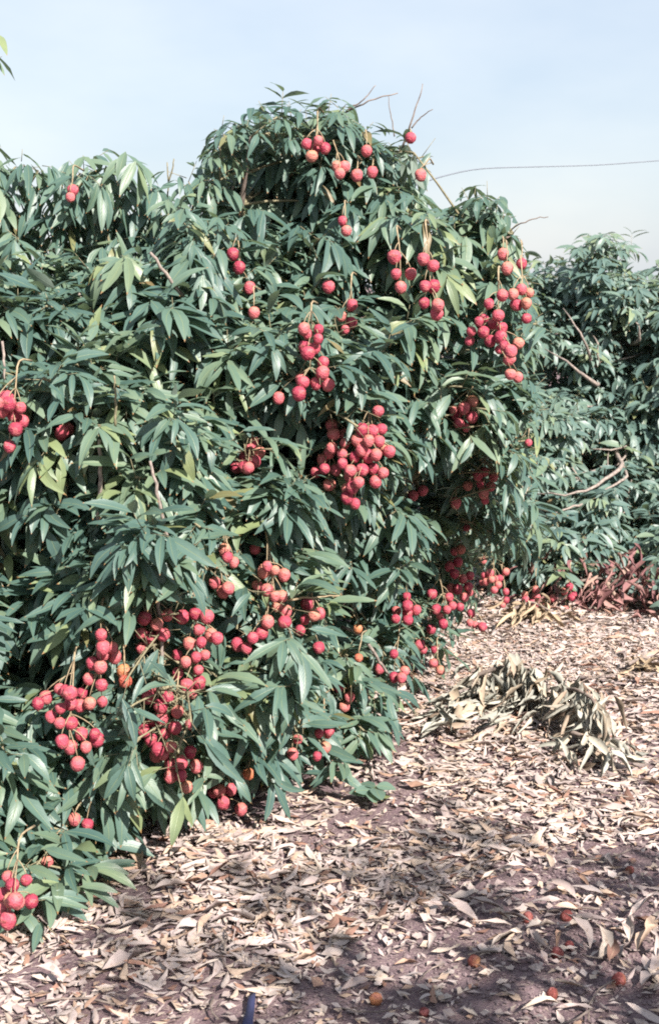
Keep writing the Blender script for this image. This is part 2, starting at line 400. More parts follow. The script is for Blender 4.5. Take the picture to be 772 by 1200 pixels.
# ------------------------------------------------------------------ shoots: twig + pinnate leaves
UP = np.array([0, 0, 1.0])
def shoots(P, D, rng, nleaf=7, pairs=3, L=0.118, droop=0.55, reach=0.12, shapes=GREEN, size=None):
    """P: shoot centres, D: outward unit directions. Returns Leaves and list of twig paths."""
    n = len(P); D = unit(D)
    size = np.ones(n) if size is None else size
    A = unit(np.cross(D, UP + 0.01)); Bv = np.cross(D, A)
    i = np.arange(nleaf)
    frac = (i + 0.5) / nleaf
    ph = i[None] * 2.39996 + rng.uniform(0, 6.28, n)[:, None] + rng.normal(0, .25, (n, nleaf))
    rad = np.cos(ph)[..., None] * A[:, None] + np.sin(ph)[..., None] * Bv[:, None]
    along = (frac[None] - 0.45) * 2 * reach * size[:, None]
    pos = P[:, None] + along[..., None] * D[:, None] - UP * ((along + reach) ** 2 * droop * 0.9)[..., None]
    q = unit(D[:, None] * (0.25 + 0.85 * frac)[None, :, None] + rad * 0.95 + UP * 0.18 + rng.normal(0, .18, (n, nleaf, 3)))
    Rl = rng.uniform(.03, .08, (n, nleaf)) * size[:, None]
    Bs, Ts, Ns, Ls, tw, Is = [], [], [], [], [], []; own = np.repeat(np.arange(n)[:, None], nleaf, 1)
    mid = None
    for j in range(pairs):
        s = (0.35 + 0.65 * j / max(1, pairs - 1))
        dj = unit(q - UP * droop * s * 0.9)
        rp = pos + Rl[..., None] * s * unit(q - UP * droop * s * 0.45)
        sv = unit(np.cross(dj, UP + q * 0.05 + rng.normal(0, .12, (n, nleaf, 3))))
        for sg in (-1, 1):
            ang = R(62) - R(34) * j / max(1, pairs - 1) + rng.normal(0, .16, (n, nleaf))
            t = unit(dj * np.cos(ang)[..., None] + sg * sv * np.sin(ang)[..., None] - UP * (droop * rng.uniform(.35, 1.15, (n, nleaf)))[..., None])
            nn = UP * 0.75 + D[:, None] * 0.45 + q * 0.25 + rng.normal(0, .22, (n, nleaf, 3))
            keep = rng.random((n, nleaf)) < (0.93 if j else 0.75)
            ln = L * rng.uniform(.72, 1.22, (n, nleaf)) * (0.78 if j == 0 else 1.0) * size[:, None]
            b = rp + rng.normal(0, .003, (n, nleaf, 3))
            Bs.append(b[keep]); Ts.append(t[keep]); Ns.append(nn[keep]); Ls.append(ln[keep]); Is.append(own[keep])
        if j == pairs - 1: end = rp
    lv = Leaves(np.concatenate(Bs), np.concatenate(Ts), np.concatenate(Ns), np.concatenate(Ls), rng=rng, shapes=shapes)
    lv.W = rng.uniform(.82, 1.15, len(lv))
    sid = np.concatenate(Is); tone = rng.beta(1.6, 1.9, n) * .93; lv.r = np.clip(tone[sid] + rng.normal(0, .13, len(lv)), 0, .93); old = rng.random(len(lv)) < .012; lv.r[old] = rng.uniform(.94, .999, old.sum())
    for a in range(n):
        for k in range(nleaf): tw.append((np.stack([pos[a, k], end[a, k]]), (.0016, .0009), 3))
        tw.append((pos[a, ::2] if nleaf > 3 else pos[a], .0028 * size[a], 4))
    return lv, tw, pos[:, 0]

# ------------------------------------------------------------------ ground
def ground_z(x, y):
    P = np.stack([np.asarray(x, float), np.asarray(y, float), np.zeros(np.shape(x))], -1)
    return 0.018 * lump(P, 2.3) + 0.008 * lump(P, 7.0)
gx = np.concatenate([[-400, -150, -60, -25, -12, -7], np.arange(-4, 5.01, 0.08), [7, 12, 25, 60, 150, 400]])
gy = np.concatenate([[-400, -150, -60, -25, -12, -6, -3, 0], np.arange(1.5, 10.01, 0.08), [13, 20, 40, 90, 200, 500]])
XX, YY = np.meshgrid(gx, gy)
ZZ = ground_z(XX, YY) * ((np.abs(XX) < 8) & (YY > 0) & (YY < 12))
GV = np.stack([XX, YY, ZZ], -1).reshape(-1, 3); nx = len(gx)
ii = (np.arange(len(gy) - 1)[:, None] * nx + np.arange(nx - 1)[None]).ravel()
GF = np.stack([ii, ii + 1, ii + nx + 1, ii + nx], -1)
tag(link('ground', mesh_arrays('ground', GV, GF.ravel(), np.full(len(GF), 4), M_SOIL)), kind='structure')

# ------------------------------------------------------------------ the fruiting tree: where its front lies (px, py, metres away)
DEPTH = np.array([(30, 1050, 3.50), (95, 1030, 3.55), (110, 990, 3.72), (200, 930, 4.0), (270, 930, 4.25), (370, 900, 4.45), (440, 820, 5.0), (500, 750, 5.6), (540, 700, 5.9), (570, 650, 6.0),
    (60, 850, 3.8), (90, 830, 3.75), (200, 830, 3.85), (320, 800, 4.1), (320, 720, 4.05), (480, 700, 5.2), (400, 770, 4.6), (-120, 900, 3.7), (-120, 600, 3.8), (-120, 1100, 3.4), (-280, 350, 4.9), (-280, 600, 4.6), (-280, 850, 4.4), (-280, 1000, 4.3),
    (60, 650, 3.8), (200, 640, 3.78), (430, 650, 4.65), (410, 540, 4.3), (30, 480, 3.95), (190, 520, 3.85), (290, 540, 4.2), (550, 560, 4.95), (540, 480, 4.7), (600, 400, 4.5), (620, 520, 5.2),
    (490, 330, 4.3), (370, 430, 4.2), (200, 400, 4.15), (400, 360, 4.45), (370, 170, 4.65), (480, 170, 4.8), (300, 200, 4.7), (200, 300, 4.5), (80, 225, 4.7), (60, 300, 4.45), (60, 400, 4.2),
    (560, 270, 4.8), (-120, 250, 4.6), (-120, 400, 4.2)])
def front(px, py):
    d2 = (np.asarray(px, float)[..., None] - DEPTH[:, 0]) ** 2 + (np.asarray(py, float)[..., None] - DEPTH[:, 1]) ** 2
    w = 1 / (d2 + 500) ** 1.6
    return (w * DEPTH[:, 2]).sum(-1) / w.sum(-1)

# ------------------------------------------------------------------ fruit: places read off enlarged views (origin, scale, list)
def Z(ox, oy, s, *pts): return [(ox + x / s, oy + y / s) for x, y in pts]
z1 = lambda *p: Z(340, 140, 4.289, *p)
z2 = lambda *p: Z(440, 270, 3.86, *p)
z3 = lambda *p: Z(310, 330, 4.2875, *p)
z4 = lambda *p: Z(460, 450, 4.289, *p)
z5 = lambda *p: Z(440, 600, 3.217, *p)
z6 = lambda *p: Z(220, 620, 3.509, *p)
z7 = lambda *p: Z(30, 690, 2.757, *p)
z8 = lambda *p: Z(240, 740, 3.86, *p)
z9 = lambda *p: Z(0, 440, 2.4125, *p)
za = lambda *p: Z(0, 950, 3.217, *p)
zb = lambda *p: Z(0, 80, 2.0, *p)
CLUSTERS = [  # (fruit places, depth offset)
    (z1((82,125),(122,148),(176,143),(108,185),(140,105)), 0), (z1((232,232),(273,235),(248,272)), 0), (z1((383,156)), 0), (z1((335,278)), 0), (z1((412,262)), .05),
    (z1((602,92)), 0), (z1((653,278)), .03), (z1((262,508),(283,560)), .05),
    (z2((85,118),(92,195),(113,255),(158,195)), 0), (z2((214,127),(258,160),(222,250),(220,327),(280,337),(276,375),(262,250)), -.05),
    (z2((575,105)), 0), (z2((593,170)), 0), (z2((660,150)), 0), (z2((660,265),(693,282),(618,287),(635,335),(678,328),(682,397)), .05),
    (z2((510,330),(572,293),(552,385),(465,410),(500,400),(485,457),(535,425),(432,455),(425,500),(518,500),(572,440),(562,480),(575,518),(645,510),(560,540),(598,540),(603,580),(610,650),(640,662)), -.05),
    (z3((197,237),(217,265),(272,238),(268,285),(200,330),(255,333),(220,355),(295,405),(290,455),(260,510),(320,515),(195,505),(178,490),(175,558),(72,583)), -.03),
    (z3((440,115),(385,172),(432,205),(405,240)), .12), (z3((320,25)), .1),
    (z3((570,650),(490,740),(540,750),(585,745),(465,795),(520,795),(575,800),(405,815),(490,840),(388,868),(452,880),(520,875),(560,868),(602,848),(625,850),(390,910),(430,945),
        (490,945),(545,940),(595,960),(425,985),(470,1000),(557,1005),(440,1035),(412,1045),(415,1085),(452,1115)), -.08),
    (z3((335,720),(345,765),(402,765),(340,830),(290,895),(260,958),(302,940),(355,945),(323,1020),(325,860)), .06),
    (z4((305,127),(358,118),(400,165),(330,195),(368,218),(320,150),(400,85)), 0), (z4((425,455),(463,442),(505,467),(490,515),(443,500),(455,545),(463,582),(375,510)), 0),
    (z4((680,295)), 0), (z4((103,560),(152,535)), .1), (z4((317,595)), 0),
    (z5((342,58)), 0), (z5((318,138),(297,150),(280,205),(297,230),(310,188),(328,250),(355,240),(308,287),(350,280),(285,290),(333,318),(355,305)), -.22),
    (z5((275,322),(290,355),(318,358),(267,365),(240,390),(227,365),(213,308),(255,420)), -.22), (z5((360,383),(375,428),(402,430),(353,415)), 0),
    (z5((118,320),(120,350),(155,370),(120,382),(80,375),(120,405),(75,400)), -.2), (z5((210,440),(180,522),(220,517),(165,498)), 0), (z5((68,535),(70,625),(15,590),(95,620),(110,600)), -.02), (z5((217,570),(243,597)), 0),
    (z6((277,80)), 0), (z6((150,85),(188,135),(165,112)), 0), (z6((110,218),(145,260),(168,238)), 0), (z6((315,178),(357,168),(397,187),(328,145),(285,230),(325,253),(358,270),(388,275),(368,318)), -.03),
    (z6((398,378),(403,340),(328,380),(268,442),(305,432),(205,472),(240,488)), -.02), (z6((490,305),(543,350),(483,372),(462,415),(520,350),(537,487)), -.02), (z6((700,410)), 0), (z6((702,530)), 0),
    (z7((245,147),(252,187),(283,187),(285,222),(245,250),(250,210),(205,290),(245,310),(210,365),(247,365),(177,375),(215,240),(180,340)), -.03),
    (z7((64,355),(45,365),(105,330),(128,328),(150,330),(118,380),(143,378),(82,414),(112,430),(147,436),(120,487),(180,470),(142,515),(198,507),(230,490),(170,565),(225,465)), -.05),
    (z7((315,268),(325,295)), .02), (z7((420,325),(398,345)), .02),
    (z7((385,95),(375,140),(400,158),(425,115),(445,148),(375,190),(458,85)), -.05),
    (z7((505,90),(550,80),(587,88),(620,155),(598,152),(530,175),(568,172),(560,130),(550,222),(580,215),(490,213),(520,230),(558,262),(493,272),(520,310),(560,303),(538,340)), -.05),
    (z7((460,350),(435,378),(490,395),(383,460),(408,480),(450,468),(485,448),(430,508),(470,510),(440,420),(530,438),(420,545),(445,535),(505,555),(550,572),(468,605),(503,603),(520,640),(470,570),(530,530),(410,430)), -.06),
    (z7((625,653),(662,647),(608,655),(645,700),(695,713),(640,685)), -.03), (z7((720,597)), -.02), (z7((158,745)), .1), (z7((200,760)), .1),
    (z8((605,257),(655,295),(630,340)), 0), (z8((515,460),(555,470),(562,440),(543,523),(507,563)), -.03), (z8((418,488),(395,553)), -.03),
    (z9((15,65),(30,78),(58,92),(8,98),(32,112),(60,132),(45,150),(28,200),(5,75)), -.05), (z9((183,155),(172,165),(190,150)), .05), (z9((710,210),(732,215),(692,235),(720,240),(690,260),(668,258),(705,255),(715,190)), .1),
    (za((15,275),(45,285),(95,272),(75,305),(8,330),(65,350),(5,380),(35,400),(120,340),(20,360),(48,325)), -.2), (za((180,190)), .1),
    (zb((545,435),(560,466),(584,513)), .08), (zb((595,572)), .03),
]
ORANGE_AT = z7((315,268),(325,295),(720,597)) + z6((700,410),(702,530))
LEFT_CLUSTERS = [(zb((170,285),(166,302)), 0)]
FAR_CLUSTERS = [(z5((405,180)), -.2), (z5((410,240),(432,232),(435,252),(470,255),(452,252),(490,225),(400,265),(445,290),(415,262),(460,272)), -.1),
                (z5((490,300),(492,333),(478,350)), 0), (z5((565,330),(603,292),(607,320),(585,340),(563,312),(615,360),(640,355)), 0), (z5((668,325),(710,300),(745,315),(715,365),(735,320),(730,280)), 0)]
FRUIT_R = 0.0182
def fruit_shape(seed):
    r = np.random.default_rng(seed); nu, nv = 20, 14; lf = (r.uniform(.02, .07), r.uniform(0, 6), r.uniform(.01, .05), r.uniform(0, 6)); tall = r.uniform(.98, 1.2)
    V = [(0, 0, 0.93)]
    for j in range(1, nv):
        th = math.pi * j / nv
        for i in range(nu):
            ph = 2 * math.pi * (i + .5 * (j % 2)) / nu
            rr = 1 + lf[0] * math.sin(ph + lf[1]) * math.sin(th) + lf[2] * math.sin(2 * ph + lf[3]) * math.sin(th) + (0.030 * r.normal() + .022 * (1 if (i + j) % 2 else -1)) * (1 if 1 < j < nv - 1 else .3)
            w = math.sin(th) * (1 + 0.06 * math.cos(th)); h = math.cos(th) * (tall if math.cos(th) < 0 else 0.95)
            V.append((rr * w * math.cos(ph), rr * w * math.sin(ph) * 0.97, rr * h))
    V.append((0, 0, -tall)); f = []
    for i in range(nu): f.append((0, 1 + i, 1 + (i + 1) % nu))
    for j in range(nv - 2):
        for i in range(nu):
            a = 1 + j * nu + i; b = 1 + j * nu + (i + 1) % nu; f.append((a, a + nu, b + nu, b))
    e = len(V) - 1; s = 1 + (nv - 2) * nu
    for i in range(nu): f.append((s + i, e, s + (i + 1) % nu))
    fl = np.concatenate([np.array(x) for x in f])
    return np.array(V) * FRUIT_R, fl, np.array([len(x) for x in f])
def fruit_meshes(mat): return [mesh_arrays('fruit_shape', *fruit_shape(40 + k), mat) for k in range(9)]
FM_RED, FM_ORANGE, FM_OLD = fruit_meshes(M_FRUIT), fruit_meshes(M_ORANGE), fruit_meshes(M_OLDFRUIT)

def plan_cluster(pts, off, depth_of, rng):
    pts = np.array(pts); c = pts.mean(0); ext = np.maximum(pts.max(0) - pts.min(0), 12)
    d0 = float(np.mean(depth_of(pts[:, 0], pts[:, 1]))) + off - .12
    rel = ((pts - c) / ext * 2)
    d = d0 + 0.035 * (rel[:, 0] ** 2) * (ext[0] > 25) + rng.uniform(-.02, .02, len(pts))
    P = at(pts[:, 0], pts[:, 1], d)
    for _ in range(30):
        D = P[:, None] - P[None]; dist = np.linalg.norm(D, axis=-1) + np.eye(len(P)); hit = dist < 2 * FRUIT_R * 0.97
        if not hit.any(): break
        push = np.where(hit, np.sign(D[..., 1] + 1e-6 * np.arange(len(P))[:, None]) * 0.004, 0).sum(1)
        P[:, 1] += push
    P[:, 2] = np.maximum(P[:, 2], FRUIT_R + 0.012)
    return P
_r = np.random.default_rng(5)
PLAN = [plan_cluster(p, o, front, _r) for p, o in CLUSTERS]
PLAN_LEFT = [plan_cluster(p, o, lambda x, y: np.full(np.shape(x), 4.6), _r) for p, o in LEFT_CLUSTERS]
def far_front(px, py):
    py = np.asarray(py, float)
    return np.interp(py, [280, 400, 520, 600, 650, 700, 720], [8.5, 8.1, 7.7, 7.4, 7.2, 7.05, 6.95]) + 0.0 * np.asarray(px)
PLAN_FAR = [plan_cluster(p, o - .12, far_front, _r) for p, o in FAR_CLUSTERS]
ALL_FRUIT = np.concatenate(PLAN + PLAN_LEFT + PLAN_FAR)
FX, FY, FD = project(ALL_FRUIT)

def build_clusters(plans, tree, base, rng, near=True, pts=None):
    base = np.asarray(base, float)
    for ci, P in enumerate(plans):
        top = P[np.argmax(P[:, 2])]; c = P.mean(0)
        height = P[:, 2].max() - P[:, 2].min()
        anchor = np.array([top[0] * .5 + c[0] * .5, c[1] + 0.05, top[2] + (0.10 if len(P) > 2 else 0.07)]) + rng.normal(0, .012, 3)
        hang = np.array([c[0], c[1] + .005, P[:, 2].min() + height * .35 + .02])
        main = smooth_path([anchor + [0.02, .10, -.015], anchor, .55 * anchor + .45 * hang + [.006, 0, 0], hang], 10)
        paths = [(main, np.linspace(.0034, .0016, 10), 5)]
        for p in P:
            q = p + [0, 0, FRUIT_R * .9]
            k = np.argmin(np.abs(main[:, 2] - (q[2] + .035))) if q[2] + .035 < main[0, 2] else 1
            a = main[k]; b = .4 * a + .6 * q + np.array([0, 0, .012])
            paths.append((bezier(a, b, q, 5), np.linspace(.0017, .0012, 5), 4))
        o = link('fruit_cluster', tube_mesh('fruit_stalk', paths, M_STALK, base), tree)
        for p in P:
            x, y, _ = project(p)
            orange = near and any(abs(x - a) < 3 and abs(y - b) < 3 for a, b in ORANGE_AT)
            f = bpy.data.objects.new('fruit', random.choice(FM_ORANGE if orange else FM_RED)); COL.objects.link(f); f.parent = o
            s = random.choice((random.uniform(.78, .95), random.uniform(.93, 1.1), random.uniform(.95, 1.12)))
            f.matrix_basis = Matrix.Translation(Vector(p - base)) @ Matrix.Rotation(random.uniform(0, 6.28), 4, 'Z') @ Matrix.Rotation(random.gauss(0, .22), 4, 'X') @ Matrix.Diagonal((s, s, s * random.uniform(.97, 1.08), 1))

def clear_fruit(lv, rng, rad=9.5, chance=.995):
    """leaves that would hang in front of a fruit bunch are pushed aside (left out), as pickers and weight do"""
    P = lv.samples((.05, .25, .45, .65, .85, 1.0)); x, y, d = project(P); bad = np.zeros(len(lv), bool)
    for fx, fy, fd in zip(FX, FY, FD):
        rr = FRUIT_R * F / fd + .012 * F / fd
        h = ((x - fx) ** 2 + (y - fy) ** 2 < rr * rr) & (d < fd + .01)
        bad |= h.any(1)
    return lv.pick(~(bad & (rng.random(len(lv)) < chance)))

# ------------------------------------------------------------------ scatter of shoots over a crown front given as an outline in the picture
def scatter(poly, step, depth_of, extra, rng, gaps=(), lumps=.13, hollows=()):
    xs = [p[0] for p in poly]; ys = [p[1] for p in poly]
    X, Y = np.meshgrid(np.arange(min(xs), max(xs), step), np.arange(min(ys), max(ys), step * .9))
    X = X.ravel() + rng.uniform(-.55, .55, X.size) * step; Y = Y.ravel() + rng.uniform(-.55, .55, Y.size) * step
    m = inside(X, Y, poly)
    for gx_, gy_, gr in gaps: m &= (X - gx_) ** 2 + (Y - gy_) ** 2 > gr * gr
    for hx, hy, hr, hd in hollows:
        if extra < .3: m &= ((X - hx) ** 2 + (Y - hy) ** 2 > (hr * .85) ** 2) | (rng.random(len(X)) < .22)
    X, Y = X[m], Y[m]; d = depth_of(X, Y) + extra
    P = at(X, Y, d); d = d + lumps * lump(P, 5.5) + .06 * rng.normal(size=len(d))
    for hx, hy, hr, hd in hollows: d = d + hd * np.exp(-(((X - hx) ** 2 + (Y - hy) ** 2) / (hr * hr)) ** 2)
    return at(X, Y, d), X, Y

HOLLOWS = [(335, 510, 42, .8), (480, 560, 48, .8), (430, 335, 52, .7), (525, 395, 38, .7), (25, 770, 60, .6), (395, 705, 42, .7), (240, 750, 30, .5), (120, 785, 34, .5), (40, 640, 45, .3),
           (225, 440, 34, .5), (150, 380, 28, .45), (290, 470, 32, .4), (450, 470, 30, .4), (460, 780, 42, .6), (150, 900, 26, .4), (60, 410, 28, .4), (95, 545, 26, .45), (70, 290, 24, .4),
           (560, 420, 30, .4), (500, 640, 26, .4), (330, 300, 26, .35), (260, 880, 24, .35), (590, 560, 24, .4)]
MAIN = [(-270, 340), (60, 330), (130, 330), (190, 285), (215, 262), (245, 205), (275, 165), (320, 150), (390, 148), (430, 195), (470, 182), (490, 250), (525, 278), (565, 252), (588, 285), (592, 420), (612, 500),
        (600, 600), (570, 650), (540, 690), (480, 735), (440, 800), (400, 850), (375, 885), (290, 890), (215, 925), (145, 925), (125, 1000), (100, 1035), (40, 1045), (-60, 1080), (-160, 1060), (-230, 980), (-270, 900)]
LEFT = [(-270, 260), (-60, 205), (30, 203), (70, 203), (120, 188), (165, 198), (180, 240), (190, 330), (150, 350), (-270, 360)]
GAPS = [(132, 268, 20), (198, 222, 30)]

def outward(P, c, rng, up=.25, toward=.35, noise=.34):
    D = P - np.asarray(c); D[:, 2] *= .7
    return unit(unit(D) + UP * up + np.array([0, -toward, 0]) + rng.normal(0, noise, P.shape))

def dome(c, rx, ry, rz, n, rng, shell=(.8, 1.0), keep=None):
    v = unit(rng.normal(size=(n * 2, 3))); v[:, 2] = np.abs(v[:, 2]) * 1.0 - .12
    v = unit(v)[:n] if keep is None else unit(v)
    P = np.asarray(c) + v * np.array([rx, ry, rz]) * rng.uniform(*shell, len(v))[:, None]
    P *= 1; P[:, 2] = np.maximum(P[:, 2], .12)
    if keep is not None: P = P[keep(P)][:n]
    return P

def grow_tree(name, label, base, foliage, twigs, shoot_base, n_limbs, rng, leaf_mat, n_leaf=300, trunk_r=.055, fork=.35, group=None, extra_branches=(), bark=M_BARK, clusters=None, shade=False):
    base = np.asarray(base, float)
    t = empty(name, base, label, 'tree', group)
    top = base + [0, 0, fork]
    z = np.linspace(0, 1, 8)[:, None]
    path = base + np.array([0, 0, 1.0]) * z * (fork + .12) + np.array([.03, .02, 0]) * np.sin(z * 3)
    path[0, 2] -= .05
    link('trunk', tube_mesh('trunk', [(path, np.linspace(trunk_r * 1.5, trunk_r, 8), 12)], bark, base), t)
    # limbs to evenly spread shoots, then twigs from every shoot to its nearest limb
    idx = [int(rng.integers(len(shoot_base)))]
    dist = np.linalg.norm(shoot_base - shoot_base[idx[0]], axis=1)
    while len(idx) < min(n_limbs, len(shoot_base)):
        k = int(np.argmax(dist)); idx.append(k); dist = np.minimum(dist, np.linalg.norm(shoot_base - shoot_base[k], axis=1))
    limb_pts = []
    for k in idx:
        e = shoot_base[k]; v = e - top
        mid = top + v * .5 + UP * (.22 * np.linalg.norm(v[:2]) + rng.uniform(-.05, .1)) + rng.normal(0, .05, 3)
        P = bezier(top + rng.normal(0, .02, 3) - UP * rng.uniform(0, .15), mid, e, 14)
        P[1:-1] += rng.normal(0, .008, (12, 3)); P[:, 2] = np.maximum(P[:, 2], .03)
        r0 = trunk_r * rng.uniform(.35, .6)
        link('branch', tube_mesh('branch', [(P, np.linspace(r0, .004, 14), 7)], bark, base), t); limb_pts.append(P[5:])
    LP = np.concatenate(limb_pts); tw = list(twigs)
    for e in shoot_base:
        d = np.linalg.norm(LP - e, axis=1) + .25 * np.maximum(0, LP[:, 2] - e[2]); a = LP[int(np.argmin(d))]
        if np.linalg.norm(a - e) < .015: continue
        m = .5 * (a + e) + UP * .02
        tw.append((bezier(a, m, e, 4), np.linspace(.0055, .003, 4), 4))
    tag(link('twigs', tube_mesh('twigs', tw, M_TWIG, base), t), kind='stuff')
    for P, r, mt in extra_branches:
        link('branch', tube_mesh('branch', [(P, r, 6)], mt, base), t)
    if clusters: build_clusters(clusters, t, base, rng)
    return t, base

def finish_tree(t, base, lv, mat, n_leaf):
    if n_leaf:
        s = seen(lv); o = np.argsort(-s)[:n_leaf]; o = o[s[o] > 5]
        m = np.zeros(len(lv), bool); m[o] = True
        leaf_objects(lv.pick(m), 'leaf', mat, t, base); lv = lv.pick(~m)
    tag(link('foliage', lv.mesh('foliage', mat, base), t), kind='stuff')

# --- main tree
rg = np.random.default_rng(21)
C_MAIN = np.array([-0.62, 5.55, 0.75])
sets = []
for step, extra, lum, hol in ((29, 0.0, .17, HOLLOWS), (33, .13, .17, HOLLOWS), (48, .45, .1, HOLLOWS), (70, .9, .1, ())):
    P, X, Y = scatter(MAIN, step, front, extra + .05, rg, GAPS, lum, hol); P = P[P[:, 2] > .05]
    sets.append((P, outward(P, C_MAIN, rg)))
Pd = dome((-0.70, 5.75, .35), 1.12, 1.3, 1.32, 170, rg, keep=lambda q: (q[:, 1] > 5.1) & ~((q[:, 0] > .28) & (q[:, 2] < .6)))
sets.append((Pd, outward(Pd, (-.7, 5.75, .5), rg, toward=0)))
lvs, tws, sbs = [], [], []
for k, (P, D) in enumerate(sets):
    px_, py_, _ = project(P)
    droop = np.clip(.42 + .35 * (py_ < 330), 0, 1)
    for dr in np.unique(droop):
        m = droop == dr
        l, w, s = shoots(P[m], D[m], rg, nleaf=9 if k < 2 else 6, pairs=3, droop=float(dr), L=.118, size=rg.uniform(.8, 1.22, m.sum()))
        if k > 1: l.K = rg.integers(N_FINE, len(GREEN), len(l))
        lvs.append(l); tws += w; sbs.append(s)
LV_MAIN = Leaves.join(lvs); SB_MAIN = np.concatenate(sbs); TW_MAIN = tws
SKYLINE = [(-400, 30), (14, 30), (16, 185), (60, 182), (120, 164), (188, 178), (192, 236), (204, 240), (226, 206), (246, 156), (278, 132), (302, 114), (395, 113), (438, 155), (490, 150), (503, 232), (525, 252), (560, 220), (596, 230), (606, 288), (640, 345), (640, 1400), (-400, 1400)]
def within(lv, rng, pad=0):
    x, y, _ = project(lv.samples((.55, 1.0))); y = y + pad; return lv.pick(inside(x + rng.normal(0, 6, x.shape), y + rng.normal(0, 6, y.shape), SKYLINE).all(1) | (y.min(1) > 560))
def trim(lv, lo=.012):
    """nothing grows through the soil, nor far past the crown's outline against the sky"""
    tip = lv.samples((1.0,))[:, 0]; return lv.pick((tip[:, 2] > lo) & (lv.B[:, 2] > lo))
sp = np.array([(310, 146, 4.6), (340, 152, 4.65), (270, 172, 4.65), (398, 146, 4.65), (472, 176, 4.8), (258, 190, 4.6), (575, 240, 4.85), (590, 262, 4.8), (228, 225, 4.6), (292, 160, 4.7), (365, 146, 4.7), (430, 170, 4.75), (545, 245, 4.85), (208, 250, 4.55)])
Ps = at(sp[:, 0], sp[:, 1], sp[:, 2]); Ds = unit(np.array([0, -.25, 1.0]) + rg.normal(0, .5, Ps.shape))
l, w, q = shoots(Ps, Ds, rg, nleaf=8, pairs=3, droop=.6, L=.105, reach=.08, size=np.full(len(Ps), .9)); TW_MAIN += w; SB_MAIN = np.concatenate([SB_MAIN, q])
LV_MAIN = clear_fruit(Leaves.join([within(trim(LV_MAIN), rg), within(l, rg, 17)]), rg)

# --- left neighbour
C_LEFT = np.array([-1.85, 5.5, .8])
sets = []
for step, extra in ((34, 0.0), (50, .35)):
    P, X, Y = scatter(LEFT, step, lambda x, y: np.full(np.shape(x), 4.72), extra, rg, GAPS, .12)
    sets.append((P, outward(P, C_LEFT, rg, up=.45)))
Pd = dome((-2.0, 5.75, .35), 1.05, 1.15, 1.65, 220, rg, keep=lambda q: (q[:, 0] < -1.15))
sets.append((Pd, outward(Pd, (-1.9, 5.6, .5), rg, toward=0)))
Pe = at(np.array([-32., -27., -36.]), np.array([78., 115., 155.]), np.array([4.7, 4.75, 4.7])); sets.append((Pe, outward(Pe, C_LEFT, rg, up=.6)))
lvs, tws, sbs = [], [], []
for P, D in sets:
    l, w, s = shoots(P, D, rg, nleaf=6, pairs=3, droop=.95, L=.118, size=rg.uniform(.9, 1.15, len(P))); lvs.append(l); tws += w; sbs.append(s)
LV_LEFT = clear_fruit(within(trim(Leaves.join(lvs)), rg), rg); SB_LEFT = np.concatenate(sbs); TW_LEFT = tws

# --- trees across the clearing
FAR1 = [(604, 335), (650, 322), (672, 318), (690, 285), (722, 292), (745, 345), (745, 690), (690, 684), (640, 680), (590, 675), (560, 660), (560, 560), (600, 500)]
FAR2 = [(748, 345), (775, 322), (830, 330), (900, 300), (960, 330), (960, 700), (748, 695)]
FHOL = [(640, 440, 28, .6), (745, 400, 25, .5), (690, 540, 30, .5), (620, 590, 20, .4), (740, 600, 30, .4), (700, 690, 30, .3)]
def far_tree(poly, c, seed):
    r = np.random.default_rng(seed); sets = []
    for step, extra, n in ((16, .0, 6), (22, .35, 5), (36, .8, 5)):
        P, X, Y = scatter(poly, step, far_front, extra, r, (), .2, FHOL if extra < .5 else ()); P = P[P[:, 2] > .06]
        sets.append((P, outward(P, c, r, up=.3, toward=.4)))
    Pd = dome((c[0], c[1] + .3, .3), 1.25, 1.1, 1.45, 150, r, keep=lambda q: q[:, 1] > c[1] - .2)
    sets.append((Pd, outward(Pd, c, r, toward=0)))
    lvs, tws, sbs = [], [], []
    for P, D in sets:
        l, w, s = shoots(P, D, r, nleaf=6, pairs=3, droop=.5, L=.108, shapes=GREEN_FAR, size=r.uniform(.85, 1.15, len(P))); lvs.append(l); tws += w; sbs.append(s)
    return clear_fruit(trim(Leaves.join(lvs)), r), tws, np.concatenate(sbs)
LV_F1, TW_F1, SB_F1 = far_tree(FAR1, (1.45, 9.1, .7), 31)
LV_F2, TW_F2, SB_F2 = far_tree(FAR2, (2.75, 9.1, .7), 32)

for l in (LV_MAIN, LV_LEFT, LV_F1, LV_F2): splat(l)
# fruit hide what is behind them too
fcx = np.clip((FX / CELL).astype(int), 0, ZB.shape[1] - 1); fcy = np.clip((FY / CELL).astype(int), 0, ZB.shape[0] - 1)
np.minimum.at(ZB, (fcy, fcx), FD)

